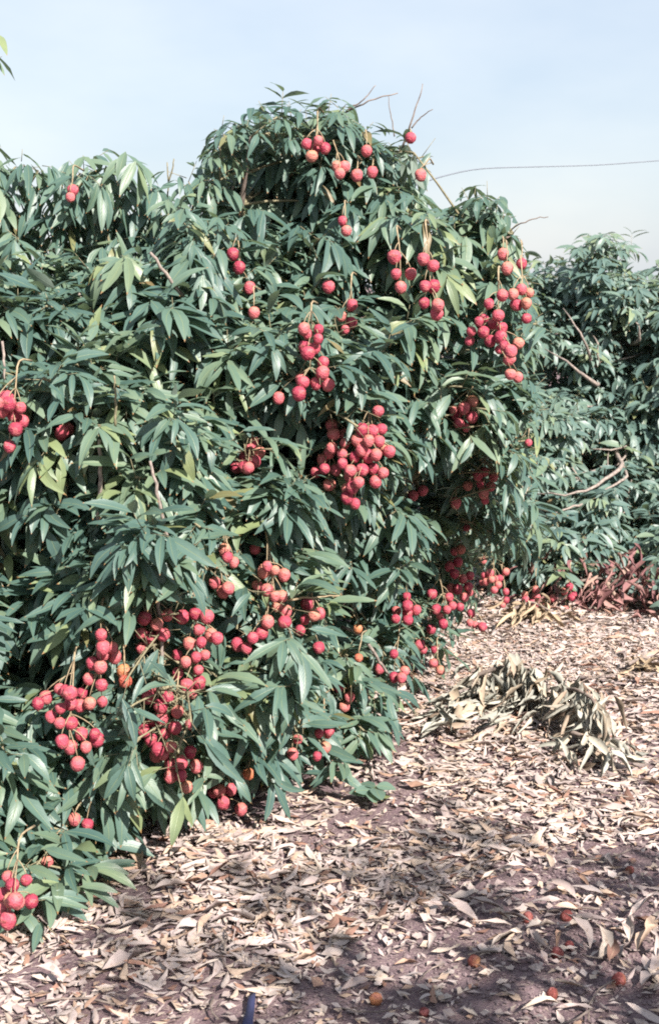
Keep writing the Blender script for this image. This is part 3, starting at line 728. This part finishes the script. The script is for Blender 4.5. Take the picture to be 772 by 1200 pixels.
_pr = np.random.default_rng(8)
def pxpath(pts, n=14):
    P = smooth_path([at(*p) for p in pts], n); k = np.linalg.norm(P[-1] - P[0]); P[1:-1] += _pr.normal(0, 0.004 * k + .0006, (n - 2, 3)); return P
MAIN_TWIGS = [
    (pxpath([(232, 372, 4.35), (205, 335, 4.15), (176, 296, 4.1)]), np.linspace(.008, .004, 14), M_PALE),
    (pxpath([(372, 150, 4.8), (410, 128, 4.7), (440, 115, 4.68), (466, 109, 4.68)]), np.linspace(.004, .0016, 14), M_BARK),
    (pxpath([(405, 130, 4.7), (425, 118, 4.68), (440, 100, 4.68)]), np.linspace(.003, .0012, 14), M_BARK),
    (pxpath([(470, 175, 4.85), (481, 145, 4.8), (490, 118, 4.8), (495, 98, 4.8)]), np.linspace(.004, .0014, 14), M_BARK),
    (pxpath([(482, 150, 4.8), (494, 136, 4.79), (507, 128, 4.78)]), np.linspace(.0028, .0012, 14), M_BARK),
    (pxpath([(462, 160, 4.8), (457, 130, 4.78), (455, 112, 4.78)]), np.linspace(.0022, .0010, 14), M_BARK),
    (pxpath([(590, 275, 4.95), (610, 262, 4.9), (628, 255, 4.88), (642, 254, 4.88)]), np.linspace(.003, .0014, 14), M_BARK),
    (pxpath([(197, 275, 4.7), (196, 240, 4.62), (198, 210, 4.6), (196, 190, 4.6)]), np.linspace(.004, .0018, 14), M_TWIG),
    (pxpath([(198, 212, 4.6), (203, 198, 4.59), (204, 186, 4.59)]), np.linspace(.003, .0018, 14), M_TWIG),
    (pxpath([(94, 330, 4.4), (95, 370, 4.25), (100, 400, 4.15), (112, 418, 4.1)]), np.linspace(.007, .004, 14), M_PALE),
    (pxpath([(116, 610, 3.85), (118, 560, 3.8), (117, 515, 3.8)]), np.linspace(.007, .005, 14), M_PALE),
    (pxpath([(135, 500, 3.82), (136, 470, 3.8), (134, 440, 3.8)]), np.linspace(.004, .0025, 14), M_TWIG),
    (pxpath([(200, 650, 3.8), (185, 580, 3.75), (176, 540, 3.75)]), np.linspace(.006, .004, 14), M_PALE),
    (pxpath([(185, 830, 3.86), (190, 760, 3.82), (184, 690, 3.78), (186, 655, 3.8)]), np.linspace(.004, .006, 14), M_PALE),
    (pxpath([(5, 500, 3.95), (6, 450, 3.92), (3, 400, 3.95)]), np.linspace(.003, .004, 14), M_PALE),
    (pxpath([(400, 735, 4.75), (425, 745, 4.7), (440, 768, 4.75), (455, 790, 4.85)]), np.linspace(.007, .005, 14), M_PALE),
    (pxpath([(330, 704, 4.05), (360, 700, 4.03), (398, 698, 4.03)]), np.linspace(.004, .002, 14), M_STALK),
]
t, b = grow_tree('lychee_tree', 'big lychee tree laden with red fruit bunches, leaves hanging to the ground', (-0.62, 5.55, 0), LV_MAIN, TW_MAIN, SB_MAIN, 44, rg, M_LEAF, extra_branches=MAIN_TWIGS, clusters=PLAN, trunk_r=.085)
finish_tree(t, b, LV_MAIN, M_LEAF, 300)
t, b = grow_tree('lychee_tree', 'tall drooping-leaved lychee tree with a lone fruit pair, behind the fruit-laden tree', (-1.9, 5.7, 0), LV_LEFT, TW_LEFT, SB_LEFT, 22, rg, M_LEAF, clusters=PLAN_LEFT, trunk_r=.07, fork=.5)
finish_tree(t, b, LV_LEFT, M_LEAF, 200)
FAR_LIMBS = [
    (pxpath([(700, 450, 8.15), (690, 415, 7.9), (680, 390, 7.75), (668, 362, 7.75)]), np.linspace(.017, .0025, 14), M_PALE),
    (pxpath([(705, 437, 8.0), (699, 415, 7.9), (702, 390, 7.85)]), np.linspace(.010, .0025, 14), M_PALE),
    (pxpath([(715, 460, 8.0), (690, 445, 7.8), (665, 425, 7.7), (640, 408, 7.7)]), np.linspace(.017, .0025, 14), M_PALE),
    (pxpath([(748, 410, 8.0), (749, 385, 7.9), (746, 370, 7.9)]), np.linspace(.013, .0025, 14), M_PALE),
    (pxpath([(740, 535, 7.6), (725, 550, 7.35), (700, 568, 7.25), (690, 575, 7.2), (672, 578, 7.15), (640, 580, 7.1), (622, 592, 7.1)]), np.linspace(.015, .0025, 14), M_PALE),
    (pxpath([(743, 545, 7.5), (730, 563, 7.3), (703, 575, 7.22), (692, 585, 7.2), (688, 600, 7.2)]), np.linspace(.011, .0025, 14), M_PALE),
    (pxpath([(700, 585, 7.25), (665, 596, 7.15), (635, 606, 7.1)]), np.linspace(.010, .0025, 14), M_PALE),
    (pxpath([(745, 655, 7.3), (760, 665, 7.1), (778, 674, 7.1)]), np.linspace(.014, .0025, 14), M_PALE),
]
for k in range(46):
    a_, b_ = (_pr.uniform(600, 760), _pr.uniform(380, 640)) if k % 2 else (_pr.uniform(620, 750), _pr.uniform(530, 610)); an_ = _pr.uniform(0, 6.28); l_ = _pr.uniform(25, 60); d_ = float(far_front(a_, b_)) + _pr.uniform(-.05, .35)
    FAR_LIMBS.append((pxpath([(a_ - l_ * math.cos(an_), b_ - l_ * math.sin(an_) * .7, d_ + .25), (a_, b_, d_), (a_ + l_ * math.cos(an_ + .5), b_ + l_ * .6 * math.sin(an_ + .5), d_ + .05)]), np.linspace(_pr.uniform(.006, .011), .003, 14), M_PALE))
for P, r_, m_ in FAR_LIMBS: P[:, 1] += .55 * np.clip(1 - np.arange(14) / 4.0, 0, 1) ** 1.5; P[:, 1] += .25 * np.clip((np.arange(14) - 10) / 3.0, 0, 1)     # both ends sink into the foliage
t, b = grow_tree('lychee_tree', 'bushy lychee tree with pale bare limbs and low fruit, across the leaf-strewn clearing', (1.45, 9.1, 0), LV_F1, TW_F1, SB_F1, 24, rg, M_LEAF_HAZED, extra_branches=FAR_LIMBS, clusters=PLAN_FAR, trunk_r=.07)
finish_tree(t, b, LV_F1, M_LEAF_HAZED, 220)
t, b = grow_tree('lychee_tree', 'fruitless bushy lychee tree beside the pale-limbed tree across the clearing', (2.75, 9.1, 0), LV_F2, TW_F2, SB_F2, 16, rg, M_LEAF_HAZED, trunk_r=.07)
finish_tree(t, b, LV_F2, M_LEAF_HAZED, 80)

# --- the next orchard rows, out of view behind and beside the camera: they throw the broken shade on the near ground
def shade_tree(x, y, h, r_, n, seed, label, group=None):
    r = np.random.default_rng(seed); c = (x, y, h * .5)
    P = dome((x, y, h * .38), r_, r_, h * .6, n, r, shell=(.55, 1.0)); D = outward(P, c, r, toward=0)
    l, w, s = shoots(P, D, r, nleaf=5, pairs=3, droop=.5, L=.13, shapes=GREEN_FAR)
    tt, bb = grow_tree('lychee_tree', label, (x, y, 0), l, w, s, 10, r, M_LEAF_HAZED, group=group)
    finish_tree(tt, bb, trim(l), M_LEAF_HAZED, 0)
SHADE = [(2.3, .45, 3.3, 1.1, 120), (2.1, -1.3, 4.7, 1.2, 60)]
shade_tree(*SHADE[0], 60, 'broad lychee tree of the next row, shading the bare soil of the clearing')
shade_tree(*SHADE[1], 61, 'tallest and thinnest-leaved lychee tree of the next row beside the clearing')
shade_tree(-3.6, 8.2, 1.95, 1.25, 190, 62, 'low lychee tree of the row behind the drooping-leaved tree')
shade_tree(0.35, 11.2, 1.75, 1.2, 150, 63, 'low lychee tree standing behind the gap between fruit tree and pale-limbed tree')

# ------------------------------------------------------------------ overhead wire and its post
pw = bpy.data.objects
wire_pts = [at(455, 235, 5.9), at(478, 220, 6.6), at(510, 208.5, 7.2), at(556, 197, 7.6), at(640, 195, 8.0), at(700, 193.5, 8.3), at(772, 188, 8.7), at(1000, 170, 9.9), at(1180, 168, 11.0)]
WP = smooth_path(wire_pts, 60); WP[0] = wire_pts[0]
tag(link('overhead_wire', tube_mesh('overhead_wire', [(WP, .0036, 6)], M_WIRE)), 'thin slack grey wire running above the trees across the pale sky', 'wire')
pe = wire_pts[-1]
post = empty('wire_post', (pe[0], pe[1], 0), 'weathered wooden post holding the slack wire', 'post')
link('pole', tube_mesh('pole', [(np.array([[0, 0, -.2], [0, 0, 1], [0.01, 0, 2.0], [0.01, 0, pe[2] + .15]]), (.06, .058, .055, .05), 10)], M_POLE), post)
link('insulator', tube_mesh('insulator', [(np.array([[-.05, 0, pe[2]], [0, 0, pe[2]], [.03, 0, pe[2]]]), (.02, .028, .02), 8)], M_WIRE), post)

# ------------------------------------------------------------------ fallen leaves
lr = np.random.default_rng(77)
BARE = [(290, 1215), (335, 1160), (410, 1110), (500, 1065), (580, 1015), (690, 985), (900, 965), (900, 1400), (300, 1400)]
CHAFF = [(490, 740), (560, 722), (700, 735), (900, 745), (900, 800), (700, 800), (620, 790), (520, 792)]
def litter(n, shapes, Lr, tilt, zr, rng, pile=True):
    x = rng.uniform(-1.9, 3.1, n); y = rng.uniform(2.35, 8.0, n)
    z = ground_z(x, y); px, py, d = project(np.stack([x, y, z], -1))
    dens = .80 + .35 * lump(np.stack([x, y, 0 * x], -1), 4.0)
    bare = inside(px, py, BARE) & (y < 4.2) & (x > -.35); chaff = inside(px, py, CHAFF)
    return x, y, z, px, py, np.clip(dens, .3, 1), bare, chaff
def place(x, y, z, L, tilt, zr, rng, shapes):
    n = len(x); az = rng.uniform(0, 6.283, n); el = rng.normal(0, tilt, n)
    T = np.stack([np.cos(az) * np.cos(el), np.sin(az) * np.cos(el), np.sin(el)], -1)
    Nn = UP + rng.normal(0, .28, (n, 3)); flip = rng.random(n) < .4
    Nn[flip] *= -1
    B = np.stack([x, y, z], -1) - T * (L * .5)[:, None]
    low = np.minimum(0, -np.abs(np.sin(el)) * L * .5)
    B[:, 2] = z + .007 + rng.uniform(0, zr, n) - np.sin(el) * L * .5 + np.abs(np.sin(el)) * L * .32
    lv = Leaves(B, T, Nn, L, rng.uniform(.75, 1.35, n), shapes, rng); return lv
x, y, z, px_, py_, dens, bare, chaff = litter(86000, DRY, None, None, None, lr)
keep = lr.random(len(x)) < dens * np.where(bare, .045, np.where(chaff, .22, 1.0)) * np.where(y > 5.5, .75, 1.0) * np.where((y > 7.4), .5, 1)
x, y, z = x[keep], y[keep], z[keep]
LIT = place(x, y, z, np.clip(lr.normal(.068, .024, len(x)), .025, .12), .09, .014, lr, DRY)
x, y, z, px_, py_, dens, bare, chaff = litter(80000, BITS, None, None, None, lr)
keep = lr.random(len(x)) < np.where(bare, .5, np.where(chaff, 1.0, .8))
x, y, z = x[keep], y[keep], z[keep]
cp = on_ground(lr.uniform(470, 800, 26000), lr.uniform(718, 805, 26000)); cp = cp[lr.random(len(cp)) < .25 + .75 * (cp[:, 1] / 7.5) ** 2]
x = np.concatenate([x, cp[:, 0]]); y = np.concatenate([y, cp[:, 1]]); z = ground_z(x, y)
FRAG = place(x, y, z, lr.uniform(.012, .042, len(x)), .2, .006, lr, BITS)
tag(link('leaf_litter_fragments', FRAG.mesh('leaf_litter_fragments', M_LITTER)), 'small broken bits of dry leaf over the bare soil', 'leaf litter', kind='stuff')

ns = 700; sx_ = lr.uniform(-2.2, 3.4, ns); sy_ = lr.uniform(2.5, 8, ns); az_ = lr.uniform(0, 6.28, ns); sl_ = lr.uniform(.04, .20, ns); sticks = []
for a_, b_, c_, l_ in zip(sx_, sy_, az_, sl_):
    q = np.array([[a_ + l_ * u * math.cos(c_ + .5 * u), b_ + l_ * u * math.sin(c_ + .5 * u), 0] for u in (-.5, -.15, .2, .5)]); q[:, 2] = ground_z(q[:, 0], q[:, 1]) + lr.uniform(.008, .03)
    sticks.append((q, lr.uniform(.001, .003), 4))
tag(link('twig_litter', tube_mesh('twig_litter', sticks, M_BARK)), 'scattered dry twigs among the fallen leaves', 'twig litter', kind='stuff')

# clods and grit on the bare soil
nc = 6500; cg = on_ground(lr.uniform(280, 860, nc), lr.uniform(960, 1215, nc)); rad_ = np.clip(lr.lognormal(-5.75, .45, nc), .0012, .009)
oc = np.array([(1, 0, 0), (0, 1, 0), (-1, 0, 0), (0, -1, 0), (0, 0, .8), (0, 0, -.8)], float); of = np.array([(0, 1, 4), (1, 2, 4), (2, 3, 4), (3, 0, 4), (1, 0, 5), (2, 1, 5), (3, 2, 5), (0, 3, 5)])
cg[:, 2] = ground_z(cg[:, 0], cg[:, 1]) + rad_ * .4
cv = cg[:, None] + rad_[:, None, None] * oc[None] * lr.uniform(.6, 1.4, (nc, 6, 1))
M_CLOD = plain_material('soil_clod', (0.17, 0.125, 0.13), .95)
tag(link('soil_grit', mesh_arrays('soil_grit', cv.reshape(-1, 3), (of[None] + np.arange(nc)[:, None, None] * 6).ravel(), np.full(nc * 8, 3), M_CLOD, smooth=False)), 'small clods and grit strewn over the bare soil', 'grit', kind='stuff')

# leaves that stand out on the bare soil (px, py, pointing degrees in the picture, length m)
def ground_leaf_dir(px, py, ang):
    a = on_ground(px, py); b = on_ground(px + 6 * math.cos(R(ang)), py - 6 * math.sin(R(ang)))
    v = b - a; v[2] = 0; return a, v / np.linalg.norm(v)
SPOTS = [(612, 1112, 205, .115), (612, 1114, 245, .09), (618, 1112, 320, .13), (600, 1104, 175, .11), (615, 1105, 10, .09), (598, 1096, 150, .09), (590, 1085, 160, .12), (560, 1100, 155, .14), (585, 1090, 350, .09),
         (690, 1096, 215, .12), (560, 1055, 200, .12), (690, 1062, 135, .10), (675, 1072, 155, .13), (660, 1075, 170, .10), (706, 1068, 165, .10), (550, 1085, 180, .12), (560, 1050, 25, .08), (580, 1053, 30, .07),
         (700, 1150, 100, .14), (712, 1155, 85, .13), (725, 1150, 70, .13), (736, 1132, 95, .12), (745, 1140, 60, .14), (755, 1120, 40, .15), (690, 1140, 140, .13), (760, 1165, 80, .12), (765, 1105, 10, .14),
         (735, 1100, 30, .13), (720, 1108, 175, .12), (750, 1180, 60, .14), (768, 1150, 110, .12), (655, 1195, 190, .1), (230, 1010, 40, .11), (245, 1045, 30, .10), (215, 1012, 215, .09), (240, 1085, 20, .09),
         (120, 1150, 25, .15), (75, 1165, 160, .10), (60, 1105, 60, .1), (50, 1085, 110, .12), (90, 1075, 150, .12), (560, 880, 20, .1), (180, 1060, 10, .1), (420, 1000, 10, .1), (350, 975, 170, .1)]
Bs, Ts, Ls = [], [], []
for px, py, an, ln in SPOTS:
    a, v = ground_leaf_dir(px, py, an); a[2] = ground_z(a[0], a[1]) + .02 + random.uniform(0, .012); Bs.append(a); Ts.append(v + UP * random.uniform(-.05, .28)); Ls.append(ln)
BIG = Leaves(np.array(Bs), np.array(Ts), UP + lr.normal(0, .3, (len(Bs), 3)), np.array(Ls), np.full(len(Bs), 1.15), DRY, lr)
LIT = trim(LIT, .004)
splat(LIT); splat(BIG)
s = seen(LIT) * (LIT.L > .06); o = np.argsort(-s)[:300 - len(BIG)]
m = np.zeros(len(LIT), bool); m[o] = True
solo = Leaves.join([LIT.pick(m), BIG])
for ob, tone in zip(leaf_objects(solo, 'fallen_leaf', M_LITTER), solo.r):
    q = np.array(ob.matrix_basis.translation); px, py, _ = project(q)
    look = ('dull grey-brown' if tone < .14 else 'pale tan' if tone < .36 else 'grey-beige' if tone < .52 else 'light straw-coloured' if tone < .76 else 'warm tan' if tone < .88 else 'rusty brown')
    where = ('lying on the bare dark soil' if inside(px, py, BARE) else 'lying near the withered grey branches' if py < 930 and px > 480 else 'lying below the fruit-laden tree' if px < 480 and py < 1060 else 'lying in the open litter carpet')
    tag(ob, f'{look} curled dry leaf {where}', 'leaf', 'fallen leaves on the ground')
tag(link('leaf_litter', LIT.pick(~m).mesh('leaf_litter', M_LITTER)), 'thick carpet of dry tan and grey fallen leaves', 'leaf litter', kind='stuff')

# ------------------------------------------------------------------ withered cut branches lying in the clearing
def withered(label, path_px, mat, n, L, seed, hang, spread, heights, flatdir=None):
    """path_px: ground pixels; heights: stem height above the soil along the path"""
    r = np.random.default_rng(seed)
    G = np.stack([on_ground(*p) for p in path_px]); G[:, 2] = ground_z(G[:, 0], G[:, 1]) + np.array(heights)
    S = smooth_path(G, 24); base = np.array([S[0, 0], S[0, 1], 0])
    t = empty('withered_branch', base, label, 'branch')
    link('stem', tube_mesh('stem', [(S, np.linspace(.009, .004, 24), 6)], M_BARK, base), t)
    k = r.integers(1, 24, n); B = S[k] + r.normal(0, .02, (n, 3)) * np.array(spread); B[:, 2] = np.maximum(B[:, 2], ground_z(B[:, 0], B[:, 1]) + .03)
    az = r.uniform(0, 6.28, n) if flatdir is None else r.normal(flatdir, .55, n)
    ln = L * r.uniform(.75, 1.2, n)
    dz = -hang * r.uniform(.5, 1.2, n)
    T = unit(np.stack([np.cos(az), np.sin(az), dz], -1))
    lim = B[:, 2] - ground_z(B[:, 0], B[:, 1]) - .012                      # tips come to rest on the litter
    T[:, 2] = np.maximum(T[:, 2], -lim / ln); T = unit(T)
    T = unit(T + r.normal(0, .22, (n, 3)) * np.array([1, 1, .5])); T[:, 2] = np.maximum(T[:, 2], -lim / ln); T = unit(T)
    Nn = UP * .6 + np.array([.3, -.5, 0]) + r.normal(0, .8, (n, 3))
    lv = Leaves(B, T, Nn, ln, r.uniform(.9, 1.2, n), WITHER, r)
    leaf_objects(lv, 'leaf', mat, t, base)
withered('withered branch with grey-green leaves spread flat on the litter', [(650, 835), (600, 832), (560, 838), (520, 845)], M_GREY, 130, .125, 1, .3, (3.0, 7.0, 1.0), (.08, .08, .07, .05), 3.7)
withered('withered branch arching up with upright grey dried leaves', [(555, 830), (590, 835), (618, 838), (640, 846)], M_GREY, 85, .14, 2, 2.8, (1.8, 2.6, 1.0), (.13, .18, .17, .14))
withered('withered branch with long tan-grey leaves drooping down to the litter', [(655, 858), (672, 868), (692, 880), (705, 888)], M_GREY, 80, .145, 3, 2.6, (1.7, 2.4, 1.0), (.15, .19, .19, .14))
withered('withered branch with small grey leaves lying beside the drooping tan-grey one', [(668, 884), (690, 891), (715, 896)], M_GREY, 40, .115, 4, .9, (2.6, 4, .9), (.08, .08, .05))
withered('small fan of pale tan withered leaves under the far tree', [(600, 738), (622, 736), (645, 738)], M_TAN, 46, .13, 5, 1.2, (2.2, 3.2, .8), (.07, .10, .06))
withered('heap of dull reddish-brown withered leaves under the pale-limbed tree', [(650, 716), (690, 716), (725, 718), (770, 722)], M_RED, 230, .125, 6, 1.2, (6.0, 5.0, 4.0), (.08, .15, .17, .12))
withered('short sprig of curled tan leaves at the far edge of the litter', [(735, 800), (752, 795), (768, 795)], M_TAN, 20, .11, 7, .6, (2, 3, .5), (.05, .06, .04))

# ------------------------------------------------------------------ green sprig on the soil under the fruit tree
def ground_sprig(label, px, py, mat, n, L, seed, shapes):
    r = np.random.default_rng(seed); g = on_ground(px, py); g[2] = ground_z(g[0], g[1])
    t = empty('seedling', g, label, 'seedling')
    H = .07; stem = np.array([[0, 0, -.01], [.004, 0, .03], [0, .004, H]])
    link('stem', tube_mesh('stem', [(stem, (.003, .0025, .002), 5)], M_TWIG), t)
    az = np.arange(n) * 2.4 + r.uniform(0, 1, n); T = np.stack([np.cos(az), np.sin(az), r.uniform(-.25, .35, n)], -1)
    B = np.tile([0, 0, 1.0], (n, 1)) * r.uniform(.035, H, n)[:, None]
    lv = Leaves(B, T, UP + r.normal(0, .15, (n, 3)) + np.array([0, -.3, 0]), L * r.uniform(.7, 1.15, n), None, shapes, r)
    leaf_objects(lv, 'leaf', mat, t)
ground_sprig('small pale blue-green seedling on the litter below the fruit tree', 440, 938, M_WEED, 9, .085, 1, BROAD)

# ------------------------------------------------------------------ fallen fruit
FALLEN = [(617.5, 1081, 'split brown-red fallen fruit between curled pale leaves'), (662.5, 1081, 'round rust-red fallen fruit beside a pale curled leaf'), (555, 1137, 'dark reddish fallen fruit alone on bare soil below the star of pale leaves'),
          (647, 1176, 'squashed dark red fallen fruit on the bare soil'), (652, 1131, 'rust-orange fallen fruit right of the star of pale leaves'), (666, 1121, 'small rust-red fallen fruit just behind the rust-orange one'),
          (737, 1024, 'small dark fallen fruit at the edge of the leaf litter'), (725, 1161, 'red-brown fallen fruit under the heap of curled leaves'), (440, 1172, 'bright orange-brown fallen fruit alone on dark bare soil'),
          (497, 1187, 'dull dark red fallen fruit near a pale pebble')]
for k, (px, py, lab) in enumerate(FALLEN):
    g = on_ground(px, py, .012); s = (.85 if k not in (5, 6, 9) else .65); g[2] = ground_z(g[0], g[1]) + FRUIT_R * s * .72
    o = link('fallen_fruit', (FM_ORANGE if k == 8 else FM_OLD)[k % 9]); o.location = g
    o.rotation_euler = (random.uniform(0, 6), random.uniform(0, 6), random.uniform(0, 6)); o.scale = (s, s, s * (.8 if k in (0, 3) else 1.0))
    tag(o, lab, 'fruit', 'fallen fruit')
# pale pebble, and a narrow dark blue strip of unknown material
def pebble(px, py, r, label):
    g = on_ground(px, py); V, fl, fs = fruit_shape(99 + int(px)); V = V / FRUIT_R * r * np.array([1.2, .9, .7])
    o = link('pebble', mesh_arrays('pebble', V, fl, fs, M_PEB)); o.location = (g[0], g[1], ground_z(g[0], g[1]) + r * .35); tag(o, label, 'pebble')
M_PEB = plain_material('pale_stone', (0.42, 0.38, 0.33), .85)
pebble(512, 1172, .012, 'pale rounded pebble on dark bare soil')
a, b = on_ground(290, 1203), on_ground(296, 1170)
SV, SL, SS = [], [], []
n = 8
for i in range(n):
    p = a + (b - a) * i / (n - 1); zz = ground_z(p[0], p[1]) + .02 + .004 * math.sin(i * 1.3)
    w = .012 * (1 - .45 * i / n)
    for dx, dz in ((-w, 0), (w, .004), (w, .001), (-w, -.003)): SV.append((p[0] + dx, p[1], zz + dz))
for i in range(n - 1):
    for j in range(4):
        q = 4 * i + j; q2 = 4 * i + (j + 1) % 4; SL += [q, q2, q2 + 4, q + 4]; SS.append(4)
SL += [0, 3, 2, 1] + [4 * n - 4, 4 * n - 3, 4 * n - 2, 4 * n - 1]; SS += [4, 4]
tag(link('dark_strip', mesh_arrays('dark_strip', np.array(SV), np.array(SL), np.array(SS), M_BLUE)), 'short dark blue strip lying on the leaf litter', 'strip')
